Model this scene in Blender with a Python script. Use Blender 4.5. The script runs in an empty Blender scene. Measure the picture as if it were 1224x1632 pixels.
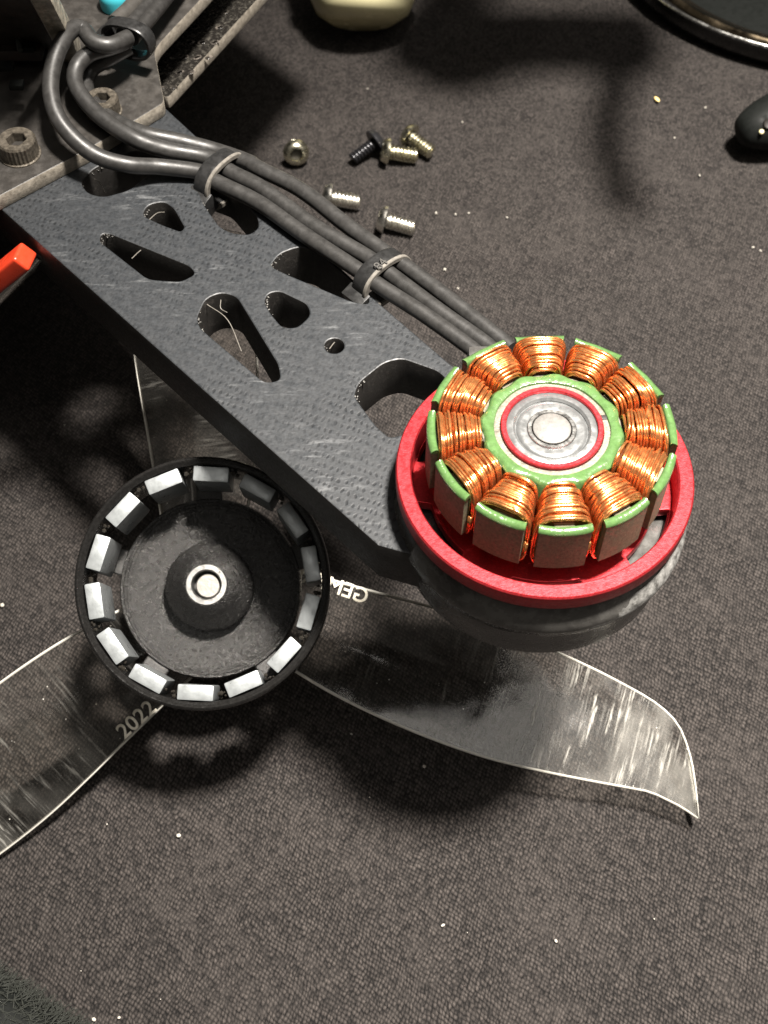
import bpy, bmesh, math, random
from mathutils import Vector, Matrix, noise
random.seed(7)
PI = math.pi
SC = bpy.context.scene
COL = SC.collection
R = math.radians

# ------------------------------------------------------------------ camera (1 unit = 1 mm)
FPX, PW, PH = 2000.0, 1224.0, 1632.0
CAMH, PITCH = 145.0, R(34)
cd = bpy.data.cameras.new("camera")
cam = bpy.data.objects.new("camera", cd); COL.objects.link(cam)
cam.location = (0, 0, CAMH); cam.rotation_euler = (PITCH, 0, 0)
cd.sensor_fit = 'VERTICAL'; cd.sensor_height = 36.0; cd.lens = 36.0 * FPX / PH
cd.clip_start = 1.0; cd.clip_end = 6000.0
cd.dof.use_dof = True; cd.dof.focus_distance = 128.0; cd.dof.aperture_fstop = 0.075
SC.camera = cam

# ------------------------------------------------------------------ world and lamps (indoors, a desk lamp above right, plus an added fill)
W = bpy.data.worlds.new("World"); SC.world = W; W.use_nodes = True
W.node_tree.nodes["Background"].inputs[0].default_value = (1.0, 0.91, 0.80, 1)
W.node_tree.nodes["Background"].inputs[1].default_value = 0.095
LDIR = Vector((0.19, 0.01, 1.0)).normalized()
LAMP = Vector((10, 75, 30)) + LDIR * 520
def area(name, loc, target, size, power, col):
    d = bpy.data.lights.new(name, 'AREA'); d.shape = 'DISK'; d.size = size; d.energy = power; d.color = col
    o = bpy.data.objects.new(name, d); COL.objects.link(o); o.location = loc
    o.rotation_euler = (Vector(target) - Vector(loc)).to_track_quat('-Z', 'Y').to_euler()
    return o
dl = bpy.data.lights.new("desk_lamp_light", 'SPOT'); dl.energy = 6.7e7; dl.color = (1.0, 0.935, 0.855)
dl.spot_size = R(43); dl.spot_blend = 1.0; dl.shadow_soft_size = 33
lo = bpy.data.objects.new("desk_lamp_light", dl); COL.objects.link(lo); lo.location = LAMP
lo.rotation_euler = (Vector((72, 88, 0)) - LAMP).to_track_quat('-Z', 'Y').to_euler()
area("overhead_fill_light", (420, -300, 1500), (0, 70, 0), 1400, 9.5e6, (1.0, 0.95, 0.88))  # unseen soft fill added to lift shadows and give the blades reflections
SC.view_settings.view_transform = 'Standard'; SC.view_settings.look = 'None'
SC.view_settings.exposure = 0.0; SC.view_settings.gamma = 1.0
SC.render.engine = 'CYCLES'
SC.cycles.use_denoising = True
SC.cycles.max_bounces = 10; SC.cycles.transparent_max_bounces = 24
SC.cycles.caustics_reflective = False; SC.cycles.caustics_refractive = False
SC.cycles.sample_clamp_indirect = 6.0

# ------------------------------------------------------------------ measuring: a sight line of the photograph met with a real plane
cP, sP = math.cos(PITCH), math.sin(PITCH)
CAMP = Vector((0, 0, CAMH))
def sight(px, py):
    u = (px - PW / 2) / FPX; v = (py - PH / 2) / FPX
    return Vector((u, sP - v * cP, -cP - v * sP))
def U(px, py, z):
    d = sight(px, py)
    return CAMP + d * ((z - CAMH) / d.z)
def UP(px, py, p0, n):
    d = sight(px, py)
    return CAMP + d * ((p0 - CAMP).dot(n) / d.dot(n))

# ------------------------------------------------------------------ materials
def mat(name, col, rough=0.5, metal=0.0, **k):
    m = bpy.data.materials.new(name); m.use_nodes = True
    b = m.node_tree.nodes["Principled BSDF"]
    b.inputs["Base Color"].default_value = (*col, 1)
    b.inputs["Roughness"].default_value = rough
    b.inputs["Metallic"].default_value = metal
    for kk, v in k.items():
        b.inputs[kk.replace('_', ' ')].default_value = v
    return m
class NT:
    def __init__(s, m):
        s.t = m.node_tree; s.n = s.t.nodes; s.b = s.n.get("Principled BSDF")
        s.co = s.n.new("ShaderNodeTexCoord").outputs["Object"]
    def link(s, a, b): s.t.links.new(a, b)
    def mapping(s, scale=(1, 1, 1), rot=(0, 0, 0), src=None, loc=(0, 0, 0)):
        n = s.n.new("ShaderNodeMapping"); n.inputs["Scale"].default_value = scale
        n.inputs["Rotation"].default_value = rot; n.inputs["Location"].default_value = loc
        s.link(src or s.co, n.inputs["Vector"]); return n.outputs[0]
    def noise(s, scale, detail=3, rough=0.55, vec=None, dist=0.0):
        n = s.n.new("ShaderNodeTexNoise"); n.inputs["Scale"].default_value = scale
        n.inputs["Detail"].default_value = detail; n.inputs["Roughness"].default_value = rough
        n.inputs["Distortion"].default_value = dist
        s.link(vec or s.co, n.inputs["Vector"]); return n.outputs["Fac"]
    def voro(s, scale, vec=None, rnd=1.0, feature='F1'):
        n = s.n.new("ShaderNodeTexVoronoi"); n.inputs["Scale"].default_value = scale
        n.inputs["Randomness"].default_value = rnd; n.feature = feature
        s.link(vec or s.co, n.inputs["Vector"]); return n.outputs["Distance"]
    def ramp(s, fac, stops):
        n = s.n.new("ShaderNodeValToRGB"); e = n.color_ramp.elements
        while len(e) < len(stops): e.new(0.5)
        for el, (p, c) in zip(e, stops):
            el.position = p; el.color = (c, c, c, 1) if isinstance(c, (int, float)) else (*c, 1)
        s.link(fac, n.inputs[0]); return n.outputs[0]
    def math(s, op, a, b=None, clamp=False):
        n = s.n.new("ShaderNodeMath"); n.operation = op; n.use_clamp = clamp
        for i, x in enumerate((a, b)):
            if x is None: continue
            if isinstance(x, (int, float)): n.inputs[i].default_value = x
            else: s.link(x, n.inputs[i])
        return n.outputs[0]
    def mix(s, fac, a, b):
        n = s.n.new("ShaderNodeMix"); n.data_type = 'RGBA'
        for i, x in ((0, fac), (6, a), (7, b)):
            if isinstance(x, (int, float)): n.inputs[i].default_value = x
            elif isinstance(x, tuple): n.inputs[i].default_value = (*x, 1)
            else: s.link(x, n.inputs[i])
        return n.outputs[2]
    def bump(s, h, strength, dist=0.1, nrm=None):
        n = s.n.new("ShaderNodeBump"); n.inputs["Strength"].default_value = strength
        n.inputs["Distance"].default_value = dist; s.link(h, n.inputs["Height"])
        if nrm is not None: s.link(nrm, n.inputs["Normal"])
        return n.outputs[0]
    def set(s, name, out): s.link(out, s.b.inputs[name])
    def sep(s, vec):
        n = s.n.new("ShaderNodeSeparateXYZ"); s.link(vec, n.inputs[0]); return n.outputs

def rough_mat(name, col, rough, metal, nscale, bstr, var=0.25, rvar=0.15, bdist=0.05, **k):
    m = mat(name, col, rough, metal, **k); t = NT(m)
    f = t.noise(nscale, 4)
    lo = tuple(c * (1 - var) for c in col); hi = tuple(min(1, c * (1 + var)) for c in col)
    t.set("Base Color", t.mix(t.ramp(f, [(0.3, 0.0), (0.7, 1.0)]), lo, hi))
    t.set("Roughness", t.ramp(t.noise(nscale * 0.6, 3), [(0.3, max(0.02, rough - rvar)), (0.7, min(1, rough + rvar))]))
    t.set("Normal", t.bump(t.noise(nscale * 2, 2), bstr, bdist))
    return m

def mat_fabric():
    m = mat("woven_mat", (0.05, 0.045, 0.04), 0.9, 0, Specular_IOR_Level=0.25); t = NT(m)
    wob = t.n.new("ShaderNodeVectorMath"); wob.operation = 'MULTIPLY_ADD'
    nn = t.n.new("ShaderNodeTexNoise"); nn.inputs["Scale"].default_value = 0.16; nn.inputs["Detail"].default_value = 3
    t.link(t.co, nn.inputs["Vector"]); t.link(nn.outputs["Color"], wob.inputs[0]); wob.inputs[1].default_value = (1.6, 1.6, 0); t.link(t.co, wob.inputs[2])
    v = t.mapping((1.0, 0.72, 1), (0, 0, R(-62)), wob.outputs[0])
    def cells(scale, rnd, vec):
        n = t.n.new("ShaderNodeTexVoronoi"); n.inputs["Scale"].default_value = scale; n.inputs["Randomness"].default_value = rnd
        n.voronoi_dimensions = '2D'; t.link(vec, n.inputs["Vector"]); return n
    vc = cells(2.6, 0.34, v)
    dist = vc.outputs["Distance"]
    rndv = t.sep(vc.outputs["Color"])[0]
    knot = t.ramp(dist, [(0.05, 1.0), (0.70, 0.0)])
    fib = t.noise(4.5, 3, 0.65, t.mapping((1.6, 0.6, 1), (0, 0, R(-62))))
    big = t.ramp(t.noise(0.55, 3, 0.6), [(0.3, 0.55), (0.7, 1.0)])
    amp = t.math('MULTIPLY', t.math('ADD', t.math('MULTIPLY', rndv, 0.75), 0.35), big)
    kk = t.math('MULTIPLY', knot, amp)
    h = t.math('ADD', kk, t.math('MULTIPLY', fib, 0.55))
    t.set("Normal", t.bump(h, 1.0, 0.28))
    base = t.mix(t.ramp(t.math('ADD', t.math('MULTIPLY', kk, 0.75), t.math('MULTIPLY', fib, 0.45)), [(0.26, 0.0), (0.95, 1.0)]),
                 (0.0030, 0.0025, 0.0024), (0.085, 0.0735, 0.067))
    dustn = t.math('MULTIPLY', t.noise(0.075, 4, 0.6), t.noise(0.8, 4, 0.7))
    dust = t.ramp(dustn, [(0.24, 0.0), (0.48, 0.55)])
    c = t.mix(dust, base, (0.055, 0.048, 0.044))
    sp = t.voro(0.42)
    speck = t.ramp(sp, [(0.010, 1.0), (0.024, 0.0)])
    keep = t.ramp(t.noise(0.3, 1), [(0.60, 0.0), (0.66, 0.6)])
    c = t.mix(t.math('MULTIPLY', speck, keep), c, (0.25, 0.23, 0.21))
    lint = t.ramp(t.noise(1.3, 3, 0.6, t.mapping((3, 0.5, 1), (0, 0, 0.8))), [(0.70, 0.0), (0.78, 0.5)])
    c = t.mix(t.math('MULTIPLY', lint, t.ramp(t.noise(0.05, 2), [(0.5, 0.0), (0.65, 1.0)])), c, (0.12, 0.11, 0.10))
    t.set("Base Color", c)
    return m

def mat_arm():
    m = mat("printed_arm_plastic", (0.05, 0.053, 0.058), 0.46, 0, Specular_IOR_Level=0.55); t = NT(m)
    w = t.n.new('ShaderNodeVectorMath'); w.operation = 'MULTIPLY_ADD'
    nn = t.n.new('ShaderNodeTexNoise'); nn.inputs['Scale'].default_value = 0.5; nn.inputs['Detail'].default_value = 2
    t.link(t.co, nn.inputs['Vector']); t.link(nn.outputs['Color'], w.inputs[0]); w.inputs[1].default_value = (1.0, 1.0, 0); t.link(t.co, w.inputs[2])
    v = t.mapping((1, 1, 1), (0, 0, R(50)), w.outputs[0])
    xyz = t.sep(v); P = 1.16
    a = t.math('MULTIPLY', xyz[0], 2 * PI / P); b = t.math('MULTIPLY', xyz[1], 2 * PI / P)
    k = t.math('MULTIPLY', t.math('SINE', a), t.math('SINE', t.math('ADD', b, t.math('MULTIPLY', a, 0.5))))
    dim = t.ramp(k, [(0.30, 1.0), (0.85, 0.0)])
    patch = t.ramp(t.noise(0.10, 3), [(0.38, 0.08), (0.60, 1.0)])
    dimp = t.math('MULTIPLY', t.math('SUBTRACT', 1.0, dim), patch)
    fine = t.noise(3.0, 4, 0.65)
    nb = t.bump(t.math('SUBTRACT', t.math('MULTIPLY', fine, 0.9), dimp), 0.20, 0.10)
    t.set("Normal", nb)
    wear = t.noise(0.8, 5, 0.7, t.mapping((0.35, 1.6, 1), (0, 0, R(-35))))
    wm = t.math('MULTIPLY', t.ramp(wear, [(0.54, 0.0), (0.78, 1.0)]), t.ramp(t.noise(0.13, 3), [(0.48, 0.0), (0.68, 0.8)]))
    c = t.mix(t.ramp(fine, [(0.3, 0.0), (0.75, 1.0)]), (0.0080, 0.0092, 0.0108), (0.0235, 0.0265, 0.030))
    c = t.mix(wm, c, (0.17, 0.175, 0.18))
    c = t.mix(t.math('MULTIPLY', dimp, 0.6), c, (0.004, 0.0046, 0.0053))
    t.set("Base Color", c)
    t.set("Roughness", t.ramp(t.noise(1.1, 3), [(0.3, 0.40), (0.7, 0.60)]))
    t.set("Specular IOR Level", t.math('SUBTRACT', 0.52, t.math('MULTIPLY', dimp, 0.20)))
    return m

def mat_scuff_sheen(name, dark, light, lo=0.5, hi=0.62, rough=0.5, scale=1.2):
    m = mat(name, dark, rough, 0, Specular_IOR_Level=0.45); t = NT(m)
    f = t.noise(scale, 5, 0.7)
    t.set("Base Color", t.mix(t.ramp(f, [(lo, 0.0), (hi, 1.0)]), dark, light))
    t.set("Roughness", t.ramp(t.noise(scale * 2, 3), [(0.3, rough - 0.12), (0.7, rough + 0.12)]))
    t.set("Normal", t.bump(t.noise(scale * 4, 3), 0.35, 0.08))
    return m

def mat_clear(name, edge=False):
    """thin clear plastic: see-through with a glossy skin and whitish scratches"""
    m = bpy.data.materials.new(name); m.use_nodes = True
    m.node_tree.nodes.clear(); t = NT(m); n = t.n
    out = n.new("ShaderNodeOutputMaterial")
    tr = n.new("ShaderNodeBsdfTransparent"); gl = n.new("ShaderNodeBsdfGlossy"); df = n.new("ShaderNodeBsdfDiffuse"); tl = n.new("ShaderNodeBsdfTranslucent")
    tr.inputs[0].default_value = (0.97, 0.965, 0.95, 1) if not edge else (0.62, 0.61, 0.56, 1)
    gl.inputs["Roughness"].default_value = 0.11 if not edge else 0.22
    df.inputs[0].default_value = (0.80, 0.78, 0.72, 1); tl.inputs[0].default_value = (0.80, 0.78, 0.72, 1)
    add = n.new("ShaderNodeMixShader"); add.inputs[0].default_value = 0.4
    t.link(df.outputs[0], add.inputs[1]); t.link(tl.outputs[0], add.inputs[2])
    fr = n.new("ShaderNodeFresnel"); fr.inputs[0].default_value = 1.47
    mx = n.new("ShaderNodeMixShader"); t.link(fr.outputs[0], mx.inputs[0]); t.link(tr.outputs[0], mx.inputs[1]); t.link(gl.outputs[0], mx.inputs[2])
    # scratches run across the blade; local x runs along it
    st = t.noise(1.0, 5, 0.75, t.mapping((3.6, 0.13, 0.16)))
    st2 = t.noise(1.0, 4, 0.7, t.mapping((0.9, 0.10, 0.1), (0, 0, 0.12), None, (3, 8, 2)))
    xs = t.sep(t.co)
    far = t.ramp(t.math('MULTIPLY', xs[0], 1 / 64.0), [(0.42, 0.12), (0.68, 1.0)])
    pat = t.math('MULTIPLY', t.ramp(t.noise(0.16, 3, 0.6), [(0.40, 0.0), (0.62, 1.0)]), far)
    scr = t.math('MULTIPLY', t.ramp(st, [(0.52, 0.0), (0.64, 0.50)]), pat)
    scr = t.math('MAXIMUM', scr, t.math('MULTIPLY', t.ramp(st2, [(0.62, 0.0), (0.70, 0.55)]), far))
    smear = t.math('MULTIPLY', t.ramp(t.noise(0.22, 3, 0.5, t.mapping((1, 0.5, 1))), [(0.46, 0.0), (0.68, 0.11)]), far)
    scr = t.math('MAXIMUM', scr, smear)
    speck = t.ramp(t.voro(0.55), [(0.03, 0.8), (0.06, 0.0)])
    scr = t.math('MAXIMUM', scr, t.math('MULTIPLY', speck, t.ramp(t.noise(0.4, 1), [(0.5, 0.0), (0.56, 1.0)])))
    scr = t.math('ADD', scr, 0.004 if not edge else 0.78, True)  # edges get a pale tone for the light caught in the plastic
    t.link(t.bump(t.math('ADD', t.noise(0.12, 2), t.math('MULTIPLY', st, 0.03)), 0.2, 1.6), gl.inputs["Normal"])
    fin = n.new("ShaderNodeMixShader"); t.link(scr, fin.inputs[0]); t.link(mx.outputs[0], fin.inputs[1]); t.link(add.outputs[0], fin.inputs[2])
    t.link(fin.outputs[0], out.inputs[0])
    return m

def mat_metal(name, col, rough, nscale=2.0, var=0.15, bstr=0.15, metal=1.0):
    return rough_mat(name, col, rough, metal, nscale, bstr, var, 0.10, 0.04)

M = {}
M['fabric'] = mat_fabric()
M['arm'] = mat_arm()
M['plate'] = mat_scuff_sheen("dark_plate_plastic", (0.024, 0.022, 0.020), (0.055, 0.050, 0.045), 0.45, 0.85, 0.42, 0.5)
M['plate_edge'] = mat_scuff_sheen("worn_plate_edge", (0.10, 0.087, 0.070), (0.36, 0.325, 0.27), 0.28, 0.78, 0.6, 1.3)
M['weave'] = mat_scuff_sheen("glossy_carbon_sheet", (0.010, 0.009, 0.008), (0.07, 0.065, 0.055), 0.5, 0.7, 0.25, 1.6)
M['bumper'] = mat_scuff_sheen("soft_black_bumper", (0.045, 0.043, 0.040), (0.12, 0.116, 0.108), 0.4, 0.8, 0.26, 0.35)
M['red'] = rough_mat("red_anodised_metal", (0.46, 0.030, 0.037), 0.38, 0.72, 4.0, 0.32, 0.22, 0.10, 0.06)
M['steel'] = mat_metal("bare_steel", (0.23, 0.228, 0.22), 0.36, 3.0, 0.18, 0.3)
M['yoke'] = rough_mat("laminated_steel", (0.21, 0.19, 0.155), 0.5, 0.7, 3.0, 0.4, 0.25)
M['bright'] = mat_metal("polished_steel", (0.78, 0.77, 0.74), 0.22, 1.5, 0.08, 0.08)
M['bearing'] = rough_mat("satin_bearing_steel", (0.20, 0.205, 0.205), 0.34, 0.6, 2.0, 0.2, 0.1)
M['tooth'] = rough_mat("tarnished_tooth_steel", (0.17, 0.155, 0.100), 0.6, 0.0, 4.0, 0.6, 0.35)
M['green'] = rough_mat("green_epoxy", (0.068, 0.132, 0.042), 0.24, 0, 2.0, 0.35, 0.2, 0.08, 0.10, Specular_IOR_Level=0.6)
M['copper'] = rough_mat("enamelled_copper", (0.87, 0.355, 0.125), 0.22, 0.9, 2.5, 0.1, 0.18)
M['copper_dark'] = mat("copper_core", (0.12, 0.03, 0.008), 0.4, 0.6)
M['black_metal'] = rough_mat("black_anodised_metal", (0.045, 0.044, 0.043), 0.36, 0.55, 6.0, 0.9, 0.35, 0.10, 0.09)
M['black_floor'] = rough_mat("grainy_black_anodised", (0.045, 0.044, 0.043), 0.24, 0.75, 3.4, 0.9, 0.4, 0.08, 0.22)
M['rim'] = rough_mat("black_steel_ring", (0.014, 0.0135, 0.013), 0.20, 0.3, 3.0, 0.4, 0.3)
M['magnet'] = rough_mat("nickel_plated_magnet", (0.225, 0.24, 0.245), 0.40, 0.45, 1.6, 0.2, 0.05)
M['wire'] = rough_mat("grey_black_silicone", (0.023, 0.0222, 0.0212), 0.42, 0, 1.5, 0.15, 0.3, 0.10, 0.05)
M['tie'] = rough_mat("black_nylon", (0.014, 0.014, 0.014), 0.34, 0, 2.0, 0.15, 0.3)
M['tie_edge'] = rough_mat("pale_string_and_lit_edge", (0.13, 0.12, 0.105), 0.5, 0, 2.0, 0.2, 0.25)
M['clear'] = mat_clear("clear_plastic")
M['clear_edge'] = mat_clear("clear_plastic_edge", True)
M['letter'] = mat("frosted_clear_plastic", (0.66, 0.62, 0.52), 0.3)
M['brass'] = mat_metal("yellow_zinc", (0.62, 0.59, 0.46), 0.26, 2.0, 0.12, 0.1)
M['zinc'] = mat_metal("bright_zinc", (0.74, 0.72, 0.66), 0.28, 2.0, 0.12, 0.1)
M['black_screw'] = mat("black_oxide_steel", (0.03, 0.03, 0.033), 0.3, 0.6)
M['hole'] = mat("socket_dark", (0.012, 0.010, 0.008), 0.6)
M['cap'] = rough_mat("worn_black_oxide", (0.09, 0.078, 0.062), 0.42, 0.45, 2.5, 0.4, 0.5)
M['cream'] = rough_mat("pale_yellow_plastic", (0.82, 0.76, 0.46), 0.26, 0, 0.3, 0.05, 0.06)
M['bronze'] = mat_metal("bronze_tinted_steel", (0.17, 0.135, 0.09), 0.2, 0.5, 0.1, 0.05)
M['black_plastic'] = rough_mat("matt_black_plastic", (0.006, 0.0068, 0.0062), 0.6, 0, 2.0, 0.15, 0.2, Specular_IOR_Level=0.12)
M['red_plastic'] = rough_mat("bright_red_plastic", (0.50, 0.04, 0.015), 0.3, 0, 1.0, 0.08, 0.08)
M['teal'] = mat("teal_plastic", (0.05, 0.42, 0.50), 0.4)
M['fibre'] = rough_mat("grey_black_fibre", (0.022, 0.024, 0.020), 0.6, 0, 2.0, 0.2, 0.3)
M['crumb'] = mat("pale_crumb", (0.33, 0.31, 0.27), 0.7)
M['wood'] = mat("yellow_flake", (0.75, 0.55, 0.22), 0.6)
M['circuit'] = rough_mat("dark_circuit_board", (0.02, 0.014, 0.010), 0.5, 0, 0.6, 0.3, 0.5)

# ------------------------------------------------------------------ mesh helpers
def link(o, parent=None):
    COL.objects.link(o)
    if parent is not None: o.parent = parent
    return o
def obj(name, me, m=None, parent=None, smooth=True, angle=40, label=None):
    if isinstance(me, bmesh.types.BMesh):
        bm = me; me = bpy.data.meshes.new(name); bm.normal_update(); bm.to_mesh(me); bm.free()
    ms = m if isinstance(m, (list, tuple)) else [m]
    if len(me.materials) == 0:
        for mm in ms: me.materials.append(mm)
    if smooth and len(me.polygons):
        me.polygons.foreach_set("use_smooth", [True] * len(me.polygons))
        try: me.set_sharp_from_angle(angle=R(angle))
        except Exception: pass
    o = bpy.data.objects.new(name, me); link(o, parent)
    if label: o['label'] = label
    return o
def thing(name, label, cat, loc=(0, 0, 0), group=None, mw=None):
    o = bpy.data.objects.new(name, None); COL.objects.link(o)
    o.empty_display_size = 2
    if mw is not None: o.matrix_world = mw
    else: o.location = loc
    o['label'] = label; o['category'] = cat
    if group: o['group'] = group
    return o
def tag(o, label, cat, group=None):
    o['label'] = label; o['category'] = cat
    if group: o['group'] = group
    return o
def lathe(prof, seg=64, bm=None, closed=False, cap=False, mi=0, mat4=None):
    """profile of (r, z) turned about z; closed joins last to first"""
    bm = bm or bmesh.new()
    rings = []
    for r, z in prof:
        if r < 1e-5:
            rings.append([bm.verts.new((0, 0, z))])
        else:
            rings.append([bm.verts.new((r * math.cos(2 * PI * i / seg), r * math.sin(2 * PI * i / seg), z)) for i in range(seg)])
    pairs = list(zip(rings, rings[1:])) + ([(rings[-1], rings[0])] if closed else [])
    vs = [v for r in rings for v in r]
    for a, b in pairs:
        for i in range(seg):
            j = (i + 1) % seg
            try:
                if len(a) == 1 and len(b) == 1: continue
                if len(a) == 1: f = bm.faces.new((a[0], b[j], b[i]))
                elif len(b) == 1: f = bm.faces.new((a[i], a[j], b[0]))
                else: f = bm.faces.new((a[i], a[j], b[j], b[i]))
                f.material_index = mi
            except ValueError: pass
    if mat4 is not None:
        bmesh.ops.transform(bm, matrix=mat4, verts=vs)
    bmesh.ops.recalc_face_normals(bm, faces=bm.faces)
    return bm
def box(sx, sy, sz, c=(0, 0, 0), bev=0.0, bm=None, m4=None, segs=2):
    bm = bm or bmesh.new()
    r = bmesh.ops.create_cube(bm, size=1.0)
    vs = r['verts']
    bmesh.ops.transform(bm, matrix=Matrix.Translation(c) @ Matrix.Diagonal((sx, sy, sz, 1)), verts=vs)
    if bev > 0:
        es = list({e for v in vs for e in v.link_edges})
        rr = bmesh.ops.bevel(bm, geom=es, offset=bev, segments=segs, profile=0.6, affect='EDGES')
        vs = list({v for v in rr['verts']} | {v for v in vs if v.is_valid})
    if m4 is not None: bmesh.ops.transform(bm, matrix=m4, verts=[v for v in vs if v.is_valid])
    return bm
def catmull(pts, n=8, closed=False):
    P = [Vector(p) for p in pts]; out = []
    N = len(P)
    rng = range(N) if closed else range(N - 1)
    for i in rng:
        if closed: a, b, c, d = P[(i - 1) % N], P[i], P[(i + 1) % N], P[(i + 2) % N]
        else:
            a = P[i - 1] if i > 0 else P[0] * 2 - P[1]
            b, c = P[i], P[i + 1]
            d = P[i + 2] if i + 2 < N else P[-1] * 2 - P[-2]
        for k in range(n):
            t = k / n
            out.append(0.5 * ((2 * b) + (c - a) * t + (2 * a - 5 * b + 4 * c - d) * t * t + (3 * b - a - 3 * c + d) * t ** 3))
    if not closed: out.append(P[-1].copy())
    return out
def tube(pts, rad, seg=10, bm=None, closed=False, caps=True, mi=0, up=None, flat=None):
    """round tube along pts; rad a number or list; flat=(half width, half thickness) gives a strap whose width lies along up"""
    bm = bm or bmesh.new(); P = [Vector(p) for p in pts]; N = len(P)
    T = []
    for i in range(N):
        a = P[(i - 1) % N] if (closed or i > 0) else P[i]; b = P[(i + 1) % N] if (closed or i < N - 1) else P[i]
        t = b - a
        T.append(t.normalized() if t.length > 1e-9 else Vector((0, 0, 1)))
    n = up.copy() if up is not None else T[0].orthogonal()
    rings = []
    for i in range(N):
        if up is not None: n = up.copy()
        n = n - T[i] * n.dot(T[i]); n.normalize(); b = T[i].cross(n)
        r = rad[i] if isinstance(rad, (list, tuple)) else rad
        ring = []
        for k in range(seg):
            a = 2 * PI * (k + 0.5) / seg
            if flat:
                ca, sa = math.cos(a), math.sin(a); pw = 0.35
                x = math.copysign(abs(ca) ** pw, ca) * flat[0]; y = math.copysign(abs(sa) ** pw, sa) * flat[1]
            else: x, y = math.cos(a) * r, math.sin(a) * r
            ring.append(bm.verts.new(P[i] + n * x + b * y))
        rings.append(ring)
    for i in range(N if closed else N - 1):
        A, B = rings[i], rings[(i + 1) % N]
        for k in range(seg):
            f = bm.faces.new((A[k], A[(k + 1) % seg], B[(k + 1) % seg], B[k])); f.material_index = mi
    if caps and not closed:
        for rg in (rings[0][::-1], rings[-1]):
            f = bm.faces.new(rg); f.material_index = mi
    return bm
def plate_mesh(name, outer, holes, z0, z1, bev, m_top, m_side):
    """flat sheet with holes: a filled 2D curve given thickness and a small edge round"""
    cu = bpy.data.curves.new(name, 'CURVE'); cu.dimensions = '2D'; cu.fill_mode = 'BOTH'
    for poly in [outer] + holes:
        s = cu.splines.new('POLY'); s.points.add(len(poly) - 1); s.use_cyclic_u = True
        for p, q in zip(s.points, poly): p.co = (q[0], q[1], 0, 1)
    cu.extrude = (z1 - z0) / 2 - bev; cu.bevel_depth = bev; cu.bevel_resolution = 1; cu.offset = -bev
    o = bpy.data.objects.new(name, cu); COL.objects.link(o)
    dg = bpy.context.evaluated_depsgraph_get(); dg.update()
    me = bpy.data.meshes.new_from_object(o.evaluated_get(dg))
    bpy.data.objects.remove(o); bpy.data.curves.remove(cu)
    me.materials.clear(); me.materials.append(m_top); me.materials.append(m_side)
    me.transform(Matrix.Translation((0, 0, (z0 + z1) / 2)))
    for p in me.polygons: p.material_index = 0 if abs(p.normal.z) > 0.9 else 1
    return me
def pix(poly, z): return [U(x, y, z) for x, y in poly]
def rounded(poly, r, n=4):
    out = []; P = [Vector((p[0], p[1])) for p in poly]; N = len(P)
    for i in range(N):
        a, b, c = P[i - 1], P[i], P[(i + 1) % N]
        d = min(r, (a - b).length * 0.45, (c - b).length * 0.45)
        p, q = b + (a - b).normalized() * d, b + (c - b).normalized() * d
        for k in range(n + 1):
            t = k / n
            out.append(p * (1 - t) ** 2 + b * 2 * t * (1 - t) + q * t * t)
    return out

# ------------------------------------------------------------------ setting: the woven mat
bm = bmesh.new()
bmesh.ops.create_grid(bm, x_segments=60, y_segments=60, size=420)
for v in bm.verts:
    v.co.y += 120
    v.co.z = -0.25 + 0.25 * noise.noise(Vector((v.co.x * 0.02, v.co.y * 0.02, 3)))
mt = obj("work_mat", bm, M['fabric']); mt['kind'] = 'structure'

# ------------------------------------------------------------------ drone frame: printed arm, clamp plates, cap screws
ZA = 46.4                     # top of the arm
frame = thing("drone_frame", "black drone frame with a long cut-out arm carrying the red motor base", "drone frame", U(60, 250, ZA))
def fr(me, name, m=None, **k):
    o = obj(name, me, m, None, **k); o.parent = frame; o.matrix_parent_inverse = frame_inv; return o
bpy.context.view_layer.update()
frame_inv = Matrix.Translation(frame.location).inverted()
MC = U(868, 748, 51.1)        # centre of the red base ring
MC = Vector((MC.x, MC.y, ZA))
armR = 12.6
outer = [(-60, 272), (6, 337), (300, 600), (603, 869)]
out_w = [Vector(p[:2]) for p in pix(outer, ZA)]
# round end under the motor
a0 = math.atan2(out_w[-1].y - MC.y, out_w[-1].x - MC.x)
pr = [Vector(p[:2]) for p in pix([(716, 579), (597, 477), (480, 368), (345, 247), (268, 176), (180, 96)], ZA)]
a1 = math.atan2(pr[0].y - MC.y, pr[0].x - MC.x)
while a1 < a0: a1 += 2 * PI
arc = [Vector((MC.x + armR * math.cos(a0 + 0.25 + (a1 - a0 - 0.45) * i / 24), MC.y + armR * math.sin(a0 + 0.25 + (a1 - a0 - 0.45) * i / 24))) for i in range(25)]
outer_w = out_w + arc + pr
HOLES = [
 [(128, 291), (150, 268), (215, 240), (262, 255), (240, 275), (205, 303), (165, 314), (140, 308)],          # slot by the clamp plate
 [(226, 343), (236, 326), (262, 321), (277, 332), (294, 362), (288, 369), (258, 358)],
 [(312, 287), (330, 278), (362, 290), (410, 346), (413, 362), (398, 374), (372, 372), (350, 362), (322, 322)],
 [(158, 384), (163, 372), (176, 373), (302, 424), (312, 436), (288, 449), (236, 445)],
 [(430, 424), (446, 404), (476, 393), (500, 398), (588, 470), (588, 485), (562, 481), (505, 457), (455, 436)],
 [(314, 506), (328, 476), (352, 466), (377, 472), (444, 582), (447, 606), (422, 610), (318, 522)],
 [(421, 480), (428, 467), (446, 464), (490, 485), (495, 502), (474, 522), (450, 522), (430, 498)],
 [(564, 631), (572, 610), (612, 578), (640, 571), (700, 592), (742, 640), (720, 690), (640, 692), (622, 698), (600, 680)],
]
def smooth2(poly):
    return rounded(poly, 0.8, 5)
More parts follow.
